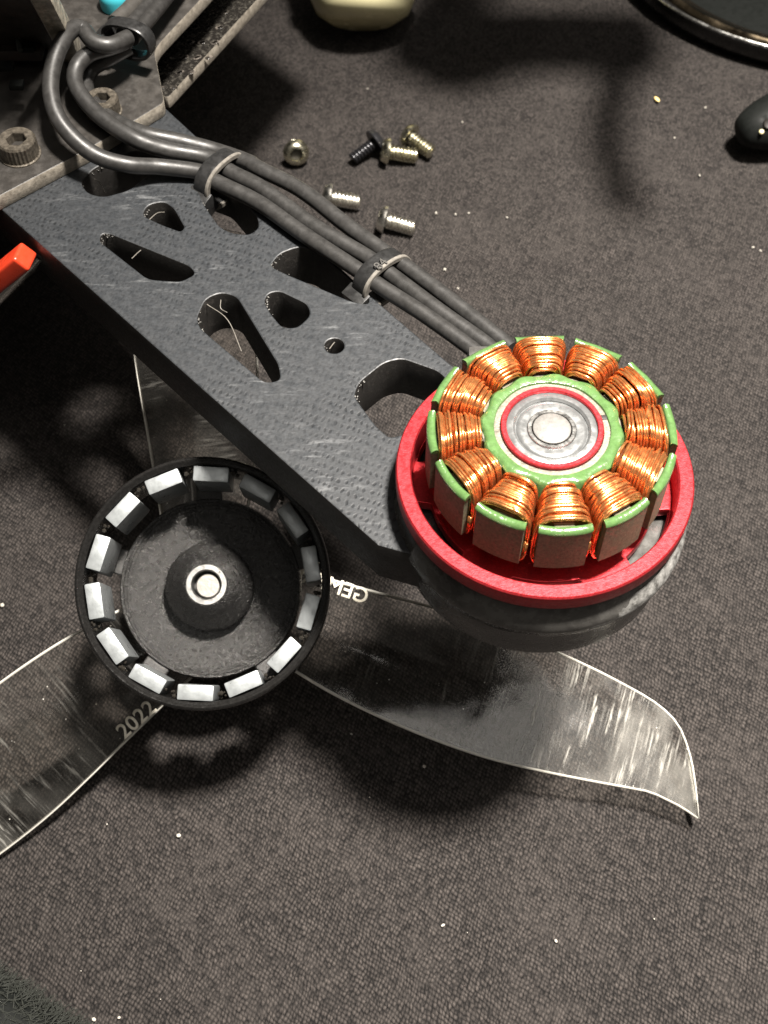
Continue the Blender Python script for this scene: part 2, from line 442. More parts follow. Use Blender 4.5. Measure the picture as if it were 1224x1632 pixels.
holes_w = [smooth2([p for p in pix(h, ZA)]) for h in HOLES]
hc = U(533, 551, ZA)
holes_w.append([Vector((hc.x + 1.02 * math.cos(2 * PI * i / 20), hc.y + 1.02 * math.sin(2 * PI * i / 20))) for i in range(20)])
fr(plate_mesh("arm", outer_w, holes_w, ZA - 5.6, ZA, 0.16, M['arm'], mat_scuff_sheen("arm_side_plastic", (0.013, 0.012, 0.011), (0.05, 0.045, 0.04), 0.55, 0.8, 0.5, 1.5)), "arm", None, angle=30)
# frayed rims and stringy hairs left by the printer round the holes
bm = bmesh.new()
for h in holes_w:
    n = len(h)
    c = sum(h, Vector((0, 0))) / n
    for k in range(0, n):
        p = h[k]
        d = (p - c).normalized()
        if d.x * -0.9 + d.y * 0.1 > 0.7:
            for q in range(2):
                s = random.uniform(0.04, 0.09)
                m4 = Matrix.Translation((p.x + random.uniform(-.25, .25), p.y + random.uniform(-.25, .25), ZA - random.uniform(0.05, 0.6))) @ Matrix.Rotation(random.random() * 6, 4, 'Z') @ Matrix.Diagonal((s, s * 1.6, s * 0.8, 1))
                bmesh.ops.create_icosphere(bm, subdivisions=1, radius=1, matrix=m4)
o = fr(bm, "frayed_edge", rough_mat("pale_scuffed_plastic", (0.10, 0.097, 0.09), 0.35, 0, 3, 0.3, 0.3)); o['kind'] = 'stuff'
for a, b, sag in [((330, 485), (385, 560), 8), ((352, 478), (362, 498), -6), ((210, 412), (236, 398), 3), ((150, 285), (168, 308), 2), ((236, 352), (262, 338), 2), ((525, 556), (540, 545), 2)]:
    A, B = U(*a, ZA - 0.6), U(*b, ZA - 1.2)
    mid = (A + B) / 2 + Vector((0.15 * sag * 0.3, 0.1 * sag, 0.3))
    fr(tube(catmull([A, mid, B], 6), 0.05, 5), "plastic_string", M['tie_edge'])
# clamp plates
ZP = ZA + 1.9
top_poly = [(-220, 430), (0, 312), (145, 235), (262, 163), (246, 82), (255, 68), (330, -12), (420, -120), (60, -330), (-900, -300), (-900, 520), (-520, 590)]
tp = [Vector(p[:2]) for p in pix(top_poly, ZP)]
fr(plate_mesh("clamp_plate", rounded(tp, 0.8), [], ZA + 0.02, ZP, 0.12, M['plate'], M['plate_edge']), "clamp_plate", None, angle=30)
bot_poly = [(60, 150), (200, 120), (267, 156), (420, -12), (560, -170), (160, -420), (-900, -300), (-900, 440), (-300, 440)]
bp = [Vector(p[:2]) for p in pix(bot_poly, ZA - 5.8)]
fr(plate_mesh("bottom_plate", rounded(bp, 0.6), [], ZA - 7.6, ZA - 5.8, 0.1, M['weave'], M['plate_edge']), "bottom_plate", None, angle=30)
q = U(-620, -60, ZA - 7.7)
fr(box(34, 40, ZA - 7.7, (q.x - 8, q.y, (ZA - 7.7) / 2), 1.0), "landing_block", M['black_plastic'])
# glossy weave tows on the bottom plate, where it shows beside the clamp plate
bm = bmesh.new()
for i in range(7):
    for j in range(12):
        p = U(300 + i * 14 - j * 4 + (j % 2) * 7, 20 + j * 12 + i * -12, ZA - 5.8)
        if (i + j) % 2 == 0:
            box(1.0, 0.55, 0.10, (0, 0, 0), 0.03, bm, Matrix.Translation((p.x, p.y, ZA - 5.76)) @ Matrix.Rotation(R(35), 4, 'Z'), 1)
o = fr(bm, "carbon_tow", mat_scuff_sheen("carbon_tow_gloss", (0.02, 0.018, 0.016), (0.16, 0.14, 0.12), 0.5, 0.7, 0.25, 1.0)); o['kind'] = 'stuff'
# cap screws on the plate
def cap_screw(px, py, rr):
    p = U(px, py, ZP)
    hh = rr * 1.05
    prof = [(rr * 1.12, 0), (rr * 1.12, 0.12), (rr, 0.16)]
    bm = bmesh.new()
    seg = 60
    rings = []
    for r_, z_, kn in [(rr * 1.1, 0, 0), (rr * 1.1, 0.15, 0), (rr, 0.2, 1), (rr, hh - 0.25, 1), (rr * 0.93, hh, 0), (rr * 0.56, hh, 2), (rr * 0.52, hh - 0.1, 2), (rr * 0.50, hh * 0.45, 2)]:
        ring = []
        for i in range(seg):
            a = 2 * PI * i / seg; r2 = r_
            if kn == 1: r2 = r_ * (1.0 + (0.022 if i % 2 else -0.022))
            if kn == 2:
                aa = (a % (PI / 3)) - PI / 6; r2 = r_ * math.cos(PI / 6) / math.cos(aa) * 1.06
            ring.append(bm.verts.new((r2 * math.cos(a), r2 * math.sin(a), z_)))
        rings.append(ring)
    for A, B in zip(rings, rings[1:]):
        for i in range(seg): bm.faces.new((A[i], A[(i + 1) % seg], B[(i + 1) % seg], B[i]))
    bmesh.ops.transform(bm, matrix=Matrix.Translation(p), verts=bm.verts)
    s = fr(bm, "cap_screw", M['cap'], angle=25)
    bm = lathe([(0, hh * 0.46), (rr * 0.62, hh * 0.46), (rr * 0.62, hh * 0.40), (0, hh * 0.40)], 6)
    bmesh.ops.transform(bm, matrix=Matrix.Translation(p), verts=bm.verts)
    k = obj("hex_socket", bm, M['hole'], None, smooth=False); k.parent = s; k.matrix_parent_inverse = Matrix.Identity(4)
    return s
cap_screw(33, 246, 2.15)
cap_screw(166, 178, 1.95)
# slanted post rising from the plate
A, B = U(116, 84, ZP + 0.2), U(42, -60, ZP + 22)
d = (B - A).normalized(); sx = Vector((1, 0.1, 0)); sx = (sx - d * sx.dot(d)).normalized(); sy = d.cross(sx)
m4 = Matrix((( sx.x, sy.x, d.x, A.x), (sx.y, sy.y, d.y, A.y), (sx.z, sy.z, d.z, A.z), (0, 0, 0, 1)))
L = (B - A).length
bm = box(2.1, 2.6, L, (0, 0, L / 2), 0.2, None, m4)
fr(bm, "slanted_post", mat_scuff_sheen("worn_beige_post", (0.16, 0.145, 0.115), (0.46, 0.42, 0.34), 0.42, 0.66, 0.55, 0.9))
bm = box(7.0, 2.0, L, (-5.2, 1.2, L / 2), 0.3, None, m4)
fr(bm, "side_bracket", M['circuit'])
# ------------------------------------------------------------------ soft bumper under the motor (part of the frame)
bm = lathe([(9, -7.0), (12.5, -7.0), (13.1, -6.6), (13.3, -5.0), (13.35, -3.0), (13.6, -2.0), (13.95, -1.4), (14.05, -0.8), (13.9, -0.1), (13.4, 1.1), (13.1, 2.0), (12.8, 2.3), (12.5, 2.0), (11.5, -0.4), (9, -0.4)], 96, closed=True)
for v in bm.verts:
    v.co.x *= 1 + 0.006 * noise.noise(Vector((v.co.x * .3, v.co.y * .3, 1)))
    v.co.z += 0.08 * noise.noise(v.co * 0.25)
bmesh.ops.transform(bm, matrix=Matrix.Translation((MC.x, MC.y, ZA)), verts=bm.verts)
fr(bm, "motor_bumper", M['bumper'])

bm = lathe([(13.45, 1.0), (13.93, -0.1), (14.09, -0.8), (14.0, -1.35)], 160)  # lamp sheen on the bumper's right shoulder, put in as a pale band
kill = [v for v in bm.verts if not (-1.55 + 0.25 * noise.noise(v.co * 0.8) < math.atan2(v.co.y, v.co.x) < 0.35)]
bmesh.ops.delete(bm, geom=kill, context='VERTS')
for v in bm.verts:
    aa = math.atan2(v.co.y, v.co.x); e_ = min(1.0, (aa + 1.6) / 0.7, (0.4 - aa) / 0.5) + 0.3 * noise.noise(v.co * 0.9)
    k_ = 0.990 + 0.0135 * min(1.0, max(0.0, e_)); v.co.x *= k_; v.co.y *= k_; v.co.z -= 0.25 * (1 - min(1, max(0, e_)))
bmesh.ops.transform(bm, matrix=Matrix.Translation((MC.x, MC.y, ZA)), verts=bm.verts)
fr(bm, "painted_rim_sheen", mat_scuff_sheen("pale_sheen_rubber", (0.07, 0.068, 0.064), (0.36, 0.355, 0.34), 0.36, 0.70, 0.4, 1.1), label="pale painted sheen on the right rim of the motor bumper")

# ------------------------------------------------------------------ motor: red base, steel teeth, copper coils, bearing
motor = thing("motor_stator", "opened motor with copper coils and green insulation in a red base", "motor", (MC.x, MC.y, ZA))
# red base
bm = lathe([(0, 0.1), (11.6, 0.1), (12.3, 0.9), (12.7, 2.0), (13.5, 2.5), (13.75, 2.9), (13.75, 4.5), (13.6, 4.7), (12.45, 4.7), (12.3, 4.55), (12.25, 3.0), (12.1, 2.0), (11.9, 1.7)], 128)
obj("base_ring", bm, M['red'], motor, angle=35)
cir = lambda r, n=96, a0=0, a1=2 * PI: [(r * math.cos(a0 + (a1 - a0) * i / n), r * math.sin(a0 + (a1 - a0) * i / n)) for i in range(n)]
slots = []
for k in range(6):
    c = R(-92 + 60 * k); hw = R(19)
    so = [(12.0 * math.cos(c - hw + 2 * hw * i / 16), 12.0 * math.sin(c - hw + 2 * hw * i / 16)) for i in range(17)]
    hw2 = hw * 0.86
    si = [(10.6 * math.cos(c + hw2 - 2 * hw2 * i / 16), 10.6 * math.sin(c + hw2 - 2 * hw2 * i / 16)) for i in range(17)]
    slots.append(rounded(so + si, 0.35, 2))
me = plate_mesh("base_floor", cir(12.45), slots, 1.1, 2.2, 0.06, M['red'], M['red'])
obj("base_floor", me, None, motor, angle=30)
bm = lathe([(0, 0.15), (12.4, 0.15), (12.4, 0.35), (0, 0.35)], 64)
obj("base_underside", bm, M['bumper'], motor)
# core yoke
ZT0, ZT1 = 5.3, 10.7
bm = lathe([(4.6, ZT0), (6.2, ZT0), (6.2, ZT1), (5.2, ZT1 + 0.12), (4.62, ZT1 + 0.10), (4.6, ZT1 - 0.3)], 96, closed=True)
obj("core_yoke", bm, M['yoke'], motor)
# green ring, slightly wavy
bm = bmesh.new(); seg = 144; rings = []
for r_, z_ in [(5.1, ZT1 + 0.10), (5.18, ZT1 + 0.30), (5.6, ZT1 + 0.42), (6.0, ZT1 + 0.34), (6.25, ZT1 + 0.05), (6.28, ZT0)]:
    ring = []
    for i in range(seg):
        a = 2 * PI * i / seg
        w = (0.17 * math.cos(12 * (a - R(97))) if r_ > 5.9 else 0) + 0.07 * noise.noise(Vector((math.cos(a) * 3, math.sin(a) * 3, r_)))
        ring.append(bm.verts.new(((r_ - w) * math.cos(a), (r_ - w) * math.sin(a), z_ + 0.05 * noise.noise(Vector((math.cos(a) * 2, math.sin(a) * 2, 5))))))
    rings.append(ring)
for A, B in zip(rings, rings[1:]):
    for i in range(seg): bm.faces.new((A[i], A[(i + 1) % seg], B[(i + 1) % seg], B[i]))
bmesh.ops.recalc_face_normals(bm, faces=bm.faces)
obj("insulation_ring", bm, M['green'], motor)
# bearing set
o = obj("bearing_sleeve", lathe([(4.05, ZT0), (4.55, ZT0), (4.55, ZT1 + 0.42), (4.46, ZT1 + 0.50), (4.12, ZT1 + 0.50), (4.05, ZT1 + 0.42)], 96, closed=True), M['red'], motor)
bear = obj("bearing", lathe([(3.25, ZT1 - 0.9), (4.04, ZT1 - 0.9), (4.04, ZT1 + 0.16), (3.95, ZT1 + 0.22), (3.45, ZT1 + 0.22), (3.36, ZT1 + 0.12), (3.25, ZT1 + 0.02)], 96, closed=True), M['bearing'], motor)
obj("bearing_shield", lathe([(2.15, ZT1 - 0.3), (2.15, ZT1 + 0.0), (2.75, ZT1 + 0.08), (3.05, ZT1 + 0.02), (3.16, ZT1 - 0.1), (3.26, ZT1 - 0.1)], 96), M['bearing'], bear)
obj("inner_race", lathe([(1.76, ZT1 - 0.6), (1.76, ZT1 + 0.1), (1.82, ZT1 + 0.16), (2.12, ZT1 + 0.16), (2.2, ZT1 + 0.06), (2.2, ZT1 - 0.3)], 72), M['steel'], bear)
bm = lathe([(0, ZT1 + 0.30), (1.58, ZT1 + 0.26), (1.68, ZT1 + 0.18), (1.68, ZT1 - 0.6)], 48)
obj("shaft_end", bm, rough_mat("dull_ground_steel", (0.17, 0.166, 0.157), 0.6, 0.25, 2.0, 0.4, 0.2), motor)
# key notch
p = Vector((4.85 * math.cos(R(15)), 4.85 * math.sin(R(15)), ZT1 + 0.13))
obj("key_notch", box(0.62, 0.5, 0.14, p, 0.1, None), M['hole'], motor)

# one tooth: neck + curved shoe; green cap as its child
def shoe_mesh(r0, r1, ha, z0, z1, bend=0.0, n=8, bev=0.06):
    bm = bmesh.new(); cols = []
    for i in range(n + 1):
        t = -1 + 2 * i / n; a = ha * t
        rin = r0 + bend * (1 - abs(t) ** 2)
        q = []
        for r_, z_ in ((rin, z0), (r1, z0), (r1, z1), (rin, z1)):
            q.append(bm.verts.new((r_ * math.cos(a), r_ * math.sin(a), z_)))
        cols.append(q)
    for A, B in zip(cols, cols[1:]):
        for k in range(4): bm.faces.new((A[k], A[(k + 1) % 4], B[(k + 1) % 4], B[k]))
    bm.faces.new(cols[0][::-1]); bm.faces.new(cols[-1])
    bmesh.ops.recalc_face_normals(bm, faces=bm.faces)
    return bm
HA = R(11.6)
tooth_bm = shoe_mesh(10.45, 11.05, HA, ZT0, ZT1 - 0.1)
box(4.6, 1.7, ZT1 - ZT0 - 0.4, (8.3, 0, (ZT0 + ZT1) / 2), 0, tooth_bm)
tooth_me = bpy.data.meshes.new("tooth"); tooth_bm.to_mesh(tooth_me); tooth_bm.free(); tooth_me.materials.append(M['tooth'])
# green insulation: rounded strip along the shoe's upper edge and inner side, with lips rising toward its ends
def green_mesh(seed):
    bm = bmesh.new(); n = 16; cols = []
    for i in range(n + 1):
        t = -1 + 2 * i / n; a = (HA + R(0.5)) * t
        lip = 0.22 * abs(t) ** 3
        z1 = ZT1 + 0.12 + lip + 0.05 * noise.noise(Vector((t * 2, seed, 0)))
        rin = 10.0 + 0.10 * t * t
        q = []
        prof = [(10.35, ZT0 + 0.2), (rin + 0.25, z1 - 0.5), (rin + 0.28, z1 - 0.12), (rin + 0.42, z1 + 0.06), (10.75, z1 + 0.03), (11.02, z1 - 0.12), (11.07, z1 - 0.38), (10.98, z1 - 0.42), (10.44, z1 - 0.42), (10.44, ZT0 + 0.2)]
        for r_, z_ in prof: q.append(bm.verts.new((r_ * math.cos(a), r_ * math.sin(a), z_)))
        cols.append(q)
    K = len(cols[0])
    for A, B in zip(cols, cols[1:]):
        for k in range(K): bm.faces.new((A[k], A[(k + 1) % K], B[(k + 1) % K], B[k]))
    bm.faces.new(cols[0][::-1]); bm.faces.new(cols[-1])
    bmesh.ops.recalc_face_normals(bm, faces=bm.faces)
    return bm
# one coil: a helix of enamelled wire, two layers, wedge-shaped in plan
def coil_mesh(seed):
    rnd = random.Random(seed)
    bm = bmesh.new(); wr = 0.132
    R0, R1 = 6.38, 10.15
    def section(r, lay):
        hw = r * math.tan(R(15)) - 0.22 + lay
        return hw
    core = []
    for lay, turns, off in ((-0.20, 12, 0.3), (0.0, 13, 0.0)):
        path = []; NS = 26; tr = [rnd.uniform(-1.0, 1.0) for _ in range(turns + 2)]; tz = [rnd.uniform(-0.16, 0.2) for _ in range(turns + 2)]
        tot = turns * NS
        for i in range(tot + 1):
            tn = i / NS; k = int(tn); f = tn - k
            a = 2 * PI * f
            rr = R0 + (R1 - R0) * (tn / turns)
            jr = tr[k] * (1 - f) + tr[k + 1] * f; jz = tz[k] * (1 - f) + tz[k + 1] * f
            rr += 0.10 * jr + 0.14 * math.sin(a) * (0.5 if k % 2 else -0.4) * rnd.choice((1, 1, 0.6))
            rr = max(R0 - 0.05, min(R1 + 0.05, rr))
            hw = section(rr, lay) + 0.05 * jz
            hz = (ZT1 - ZT0) / 2 + 0.80 + lay + jz * (1.0 if lay == 0 else 0.4) + 0.42 * math.sin(PI * tn / turns)
            zc = (ZT1 + ZT0) / 2 - 0.10
            ca, sa = math.cos(a), math.sin(a); pw = 0.52
            x = math.copysign(abs(ca) ** pw, ca) * hw; z = math.copysign(abs(sa) ** pw, sa) * hz
            path.append(Vector((rr, x, zc + z)))
        tube(path, wr, 7, bm)
    # stray turns that cross the layer below
    for q in range(3):
        path = []; r0 = rnd.uniform(R0 + 0.3, R1 - 0.9); dr = rnd.uniform(-0.9, 0.9); a0 = rnd.uniform(-0.4, 0.4)
        for i in range(27):
            a = a0 + 1.0 * PI * i / 26
            rr = min(R1, max(R0, r0 + dr * i / 26))
            hw = section(rr, 0.12); hz = (ZT1 - ZT0) / 2 + 0.80 + 0.14 + 0.36
            ca, sa = math.cos(a), math.sin(a); pw = 0.52
            path.append(Vector((rr, math.copysign(abs(ca) ** pw, ca) * hw, (ZT1 + ZT0) / 2 - 0.10 + math.copysign(abs(sa) ** pw, sa) * hz)))
        tube(path, wr, 7, bm)
    return bm
coil_me = []
for s in range(12):
    b = coil_mesh(31 + s); me = bpy.data.meshes.new("coil"); b.to_mesh(me); b.free(); me.materials.append(M['copper'])
    me.polygons.foreach_set("use_smooth", [True] * len(me.polygons)); coil_me.append(me)
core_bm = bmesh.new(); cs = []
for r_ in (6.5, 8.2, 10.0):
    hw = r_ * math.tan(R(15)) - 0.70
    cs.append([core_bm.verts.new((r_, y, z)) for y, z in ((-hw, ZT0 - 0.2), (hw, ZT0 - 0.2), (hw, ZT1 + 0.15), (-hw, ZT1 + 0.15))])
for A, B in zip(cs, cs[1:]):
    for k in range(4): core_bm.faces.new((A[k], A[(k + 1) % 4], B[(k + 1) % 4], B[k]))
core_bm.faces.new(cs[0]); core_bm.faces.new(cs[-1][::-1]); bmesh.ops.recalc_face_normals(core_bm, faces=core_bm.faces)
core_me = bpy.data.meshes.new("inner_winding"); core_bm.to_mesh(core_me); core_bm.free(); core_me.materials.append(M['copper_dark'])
for k in range(12):
    a = R(-96 + 30 * k + 8)
    tz = Matrix.Rotation(a, 4, 'Z')
    tt = bpy.data.objects.new("tooth", tooth_me); link(tt, motor); tt.matrix_local = tz
    g = obj("insulation_cap", green_mesh(k * 3.1), M['green'], tt, angle=60)
    c = bpy.data.objects.new("coil", coil_me[k]); link(c, motor); c.matrix_local = tz
    cc = bpy.data.objects.new("inner_winding", core_me); link(cc, c)
# stray wire end on one coil
a = R(-96 + 30 * 3 + 8)
def cyl(r, da, z): return Vector((r * math.cos(a + da), r * math.sin(a + da), z))
obj("wire_end", tube(catmull([cyl(7.6, -0.1, 10.9), cyl(8.2, 0.02, 11.9), cyl(8.6, 0.12, 12.1), cyl(8.8, 0.2, 11.5)], 6), 0.19, 8), M['copper'], motor)
# small grey tab where the leads enter
p = U(757, 552, ZA + 5) - Vector((MC.x, MC.y, ZA))
obj("lead_guard", box(2.6, 1.8, 4.0, (p.x + 0.6, p.y - 0.3, 2.6), 0.6), rough_mat("grey_shrink_sleeve", (0.05, 0.048, 0.045), 0.5, 0, 2, 0.1, 0.2), motor)

# ------------------------------------------------------------------ rotor bell lying upside down, propeller still under it
AX = Vector((0.043, -0.44, 0.886)).normalized()
RC = UP(323, 927, U(323, 927, 28.9), AX)              # centre of its rim
EX = (Vector((1, 0, 0)) - AX * AX.x).normalized(); EY = AX.cross(EX)
def frame_mat(o): return Matrix(((EX.x, EY.x, AX.x, o.x), (EX.y, EY.y, AX.y, o.y), (EX.z, EY.z, AX.z, o.z), (0, 0, 0, 1)))
BH = 11.5
bell_o = RC - AX * BH
bell = thing("rotor_bell", "black motor bell lying open side up with a ring of silver magnets inside", "motor bell", mw=frame_mat(bell_o))
zf = 2.0
# outer ring
obj("outer_ring", lathe([(13.0, BH - 8.6), (13.3, BH - 8.9), (13.6, BH - 8.4), (13.75, BH - 7.6), (13.75, BH - 0.45), (13.62, BH - 0.12), (13.4, BH), (13.22, BH - 0.1), (13.05, BH - 0.4), (12.85, BH - 0.55), (12.8, BH - 1.2), (12.8, BH - 8.2)], 160, closed=True), M['rim'], bell)
# top plate (now underneath): floor disc with turned steps and grain
FS = 0.95
prof = [(2.0, zf + 0.02), (4.9, zf + 0.02), (9.6, zf), (9.75, zf + 0.12), (10.0, zf + 0.12), (10.1, zf + 0.28), (10.35, zf + 0.28), (10.45, zf + 0.45), (10.75, zf + 0.45), (10.9, zf + 0.2), (11.0, zf - 0.6), (10.4, 0.3), (9.8, 0), (2.0, 0)]
obj("floor_plate", lathe([(r_ * FS, z_) for r_, z_ in prof], 128, closed=True), M['black_floor'], bell, angle=25)
sp = bmesh.new()
tube([(9.6, 0, zf - 0.5), (11.8, 0, zf - 0.1), (12.6, 0, 1.9), (13.1, 0, 3.2)], 1, 12, sp, up=Vector((0, 1, 0)), flat=(1.5, 0.45))
sp_me = bpy.data.meshes.new("spoke"); sp.to_mesh(sp_me); sp.free(); sp_me.materials.append(M['black_metal'])
for k in range(5):
    s = bpy.data.objects.new("spoke", sp_me); link(s, bell); s.matrix_local = Matrix.Rotation(R(20 + 360 / 5 * k), 4, 'Z')
# magnets
mg = bmesh.new()
box(1.7, 3.9, 7.6, (11.8, 0, BH - 0.55 - 3.8), 0.22, mg, None, 2)
mg_me = bpy.data.meshes.new("magnet"); mg.to_mesh(mg_me); mg.free(); mg_me.materials.append(M['magnet'])
mg_me.polygons.foreach_set("use_smooth", [True] * len(mg_me.polygons)); mg_me.set_sharp_from_angle(angle=R(30))
for k in range(14):
    s = bpy.data.objects.new("magnet", mg_me); link(s, bell)
    s.matrix_local = Matrix.Rotation(R(87 + 360 / 14 * k), 4, 'Z') @ Matrix.Translation((random.uniform(-.05, .05), random.uniform(-.08, .08), random.uniform(-0.12, 0.1)))
# glue blobs between magnets
bm = bmesh.new()
for k in range(14):
    for q in range(5):
        a = R(87 + 360 / 14 * (k + 0.5)) + random.uniform(-0.05, 0.05); r_ = random.uniform(11.9, 12.7); s = random.uniform(0.12, 0.32)
        bmesh.ops.create_icosphere(bm, subdivisions=1, radius=s, matrix=Matrix.Translation((r_ * math.cos(a), r_ * math.sin(a), BH - 0.9 - random.random() * 1.0)))
o = obj("glue_blob", bm, mat("black_glue", (0.02, 0.018, 0.015), 0.18), bell); o['kind'] = 'stuff'
# centre boss, collar and shaft end
obj("boss", lathe([(5.0, zf - 0.1), (5.0, zf + 1.9), (4.9, zf + 2.2), (4.7, zf + 2.4), (3.4, zf + 4.0), (2.5, zf + 5.15), (2.35, zf + 5.25), (2.1, zf + 5.1)], 96), M['black_floor'], bell)
col = obj("shaft_collar", lathe([(2.3, zf + 4.4), (2.32, zf + 5.2), (2.22, zf + 5.36), (1.7, zf + 5.36), (1.55, zf + 5.2), (1.5, zf + 3.2)], 72), M['steel'], bell)
bm = lathe([(0, zf + 4.7), (1.22, zf + 4.7), (1.32, zf + 4.6), (1.32, zf + 2.0)], 48)
bmesh.ops.transform(bm, matrix=Matrix.Translation((0.12, -0.1, 0)), verts=bm.verts)
obj("broken_shaft", bm, rough_mat("fractured_steel", (0.20, 0.19, 0.175), 0.5, 0.5, 1.5, 0.5, 0.2), bell)
obj("shaft_bore", lathe([(0, zf + 3.3), (1.6, zf + 3.3), (1.6, zf + 3.2), (0, zf + 3.2)], 32), M['hole'], bell)

# ------------------------------------------------------------------ propeller under the bell
PC = RC - AX * (BH + 3.6)
prop = thing("propeller", "clear scratched three-blade propeller lying under the black motor bell", "propeller", mw=frame_mat(PC))
PM = frame_mat(PC); PI_ = PM.inverted()
def on_prop(px, py, h):
    return PI_ @ UP(px, py, PC + AX * h, AX)
top_e = [(405, 893), (455, 905), (525, 924), (610, 947), (690, 968), (760, 988), (825, 1012), (890, 1040), (950, 1068), (1000, 1094), (1040, 1117), (1068, 1140), (1085, 1163), (1100, 1205), (1108, 1250), (1113, 1303)]
bot_e = [(372, 1005), (420, 1036), (465, 1066), (530, 1105), (600, 1140), (670, 1170), (740, 1196), (800, 1214), (870, 1230), (935, 1243), (1000, 1255), (1035, 1262), (1060, 1273), (1082, 1284), (1098, 1294), (1107, 1300), (1112, 1304)]
def resample(pl, n):
    P = catmull([(x, y, 0) for x, y in pl], 6); L = [0]
    for a, b in zip(P, P[1:]): L.append(L[-1] + (b - a).length)
    out = []; j = 0
    for i in range(n):
        s = L[-1] * i / (n - 1)
        while j < len(L) - 2 and L[j + 1] < s: j += 1
        t = (s - L[j]) / max(1e-9, L[j + 1] - L[j]); out.append(P[j].lerp(P[j + 1], min(1, max(0, t))))
    return out
NSX, NSY = 44, 14
te, be = resample(top_e, NSX), resample(bot_e, NSX)
grid = []
for i in range(NSX):
    s = i / (NSX - 1)
    tw = (2.6 * (1 - s) ** 0.8 + 0.5); mid = 0.4 + 2.2 * max(0, s - 0.8) * 2
    row = []
    A = on_prop(te[i].x, te[i].y, -tw + mid); B = on_prop(be[i].x, be[i].y, tw + mid)
    if s > 0.85:
        q = (s - 0.85) / 0.15; B.z += 0.0 * q
    nrm = Vector((0, 0, 1))
    for j in range(NSY + 1):
        t = j / NSY; p = A.lerp(B, t); p.z += 0.9 * math.sin(PI * t) * (1 - 0.6 * s)
        p.z += 0.75 * math.exp(-((t - 0.40 - 0.25 * s) / 0.075) ** 2) * max(0, 1 - s / 0.55) ** 0.7 - 0.35 * math.exp(-((t - 0.72) / 0.10) ** 2) * max(0, 1 - s / 0.4)
        row.append(p)
    grid.append(row)
# local blade frame: x along the blade
tipv = (grid[-1][0] + grid[-1][-1]) / 2; ang0 = math.atan2(grid[NSX // 2][NSY // 2].y, grid[NSX // 2][NSY // 2].x)
RZ = Matrix.Rotation(-ang0, 4, 'Z')
def blade_meshes(NSX):
    bm = bmesh.new(); up_v, lo_v = [], []
    for i, row in enumerate(grid[:NSX]):
        s = i / 43; uu, ll = [], []
        for j, p in enumerate(row):
            t = j / NSY; th = (0.30 + 0.55 * math.sin(PI * t)) * (1.15 - 0.6 * s) * 0.75
            if j in (0, NSY): th = 0.34
            q = RZ @ p
            uu.append(bm.verts.new((q.x, q.y, q.z + th / 2))); ll.append(bm.verts.new((q.x, q.y, q.z - th / 2)))
        up_v.append(uu); lo_v.append(ll)
    for i in range(NSX - 1):
        for j in range(NSY):
            bm.faces.new((up_v[i][j], up_v[i + 1][j], up_v[i + 1][j + 1], up_v[i][j + 1]))
            bm.faces.new((lo_v[i][j + 1], lo_v[i + 1][j + 1], lo_v[i + 1][j], lo_v[i][j]))
        for j in (0, NSY):
            f = bm.faces.new((up_v[i][j], lo_v[i][j], lo_v[i + 1][j], up_v[i + 1][j])); f.material_index = 1
    for i in (0, NSX - 1):
        for j in range(NSY):
            f = bm.faces.new((up_v[i][j], up_v[i][j + 1], lo_v[i][j + 1], lo_v[i][j])); f.material_index = 1
    bmesh.ops.recalc_face_normals(bm, faces=bm.faces)
    me = bpy.data.meshes.new("blade"); bm.to_mesh(me); bm.free()
    me.materials.append(M['clear']); me.materials.append(M['clear_edge'])
    me.polygons.foreach_set("use_smooth", [True] * len(me.polygons)); me.set_sharp_from_angle(angle=R(50))
    bead = bmesh.new()
    for side in (0, -1):
        tube([RZ @ r[side] for r in grid[:NSX]], [0.20 - 0.08 * i / 44 for i in range(NSX)], 6, bead)
    be_ = bpy.data.meshes.new("blade_edge"); bead.to_mesh(be_); bead.free(); be_.materials.append(M['clear_edge'])
    be_.polygons.foreach_set("use_smooth", [True] * len(be_.polygons))
    return me, be_
whole, short = blade_meshes(44), blade_meshes(30)
blades = []
for k in range(3):
    pair = short if k == 2 else whole          # the third blade's outer end lies hidden under the arm
    b = bpy.data.objects.new("blade", pair[0]); link(b, prop); b.matrix_local = Matrix.Rotation(ang0 + R((0, -120, -244.5)[k]), 4, 'Z')
    e = bpy.data.objects.new("blade_edge", pair[1]); link(e, b)
    blades.append(b)
obj("hub", lathe([(2.6, -3.5), (6.2, -3.5), (6.6, -3.1), (6.6, 3.1), (6.2, 3.5), (2.6, 3.5)], 64, closed=True), M['clear_edge'], prop)
obj("lock_nut", lathe([(0, -13.4), (1.6, -13.4), (2.4, -12.6), (2.4, -8.0), (4.2, -8.0), (4.5, -7.6), (4.5, -3.9), (4.2, -3.5), (0, -3.5)], 36), M['black_screw'], prop)
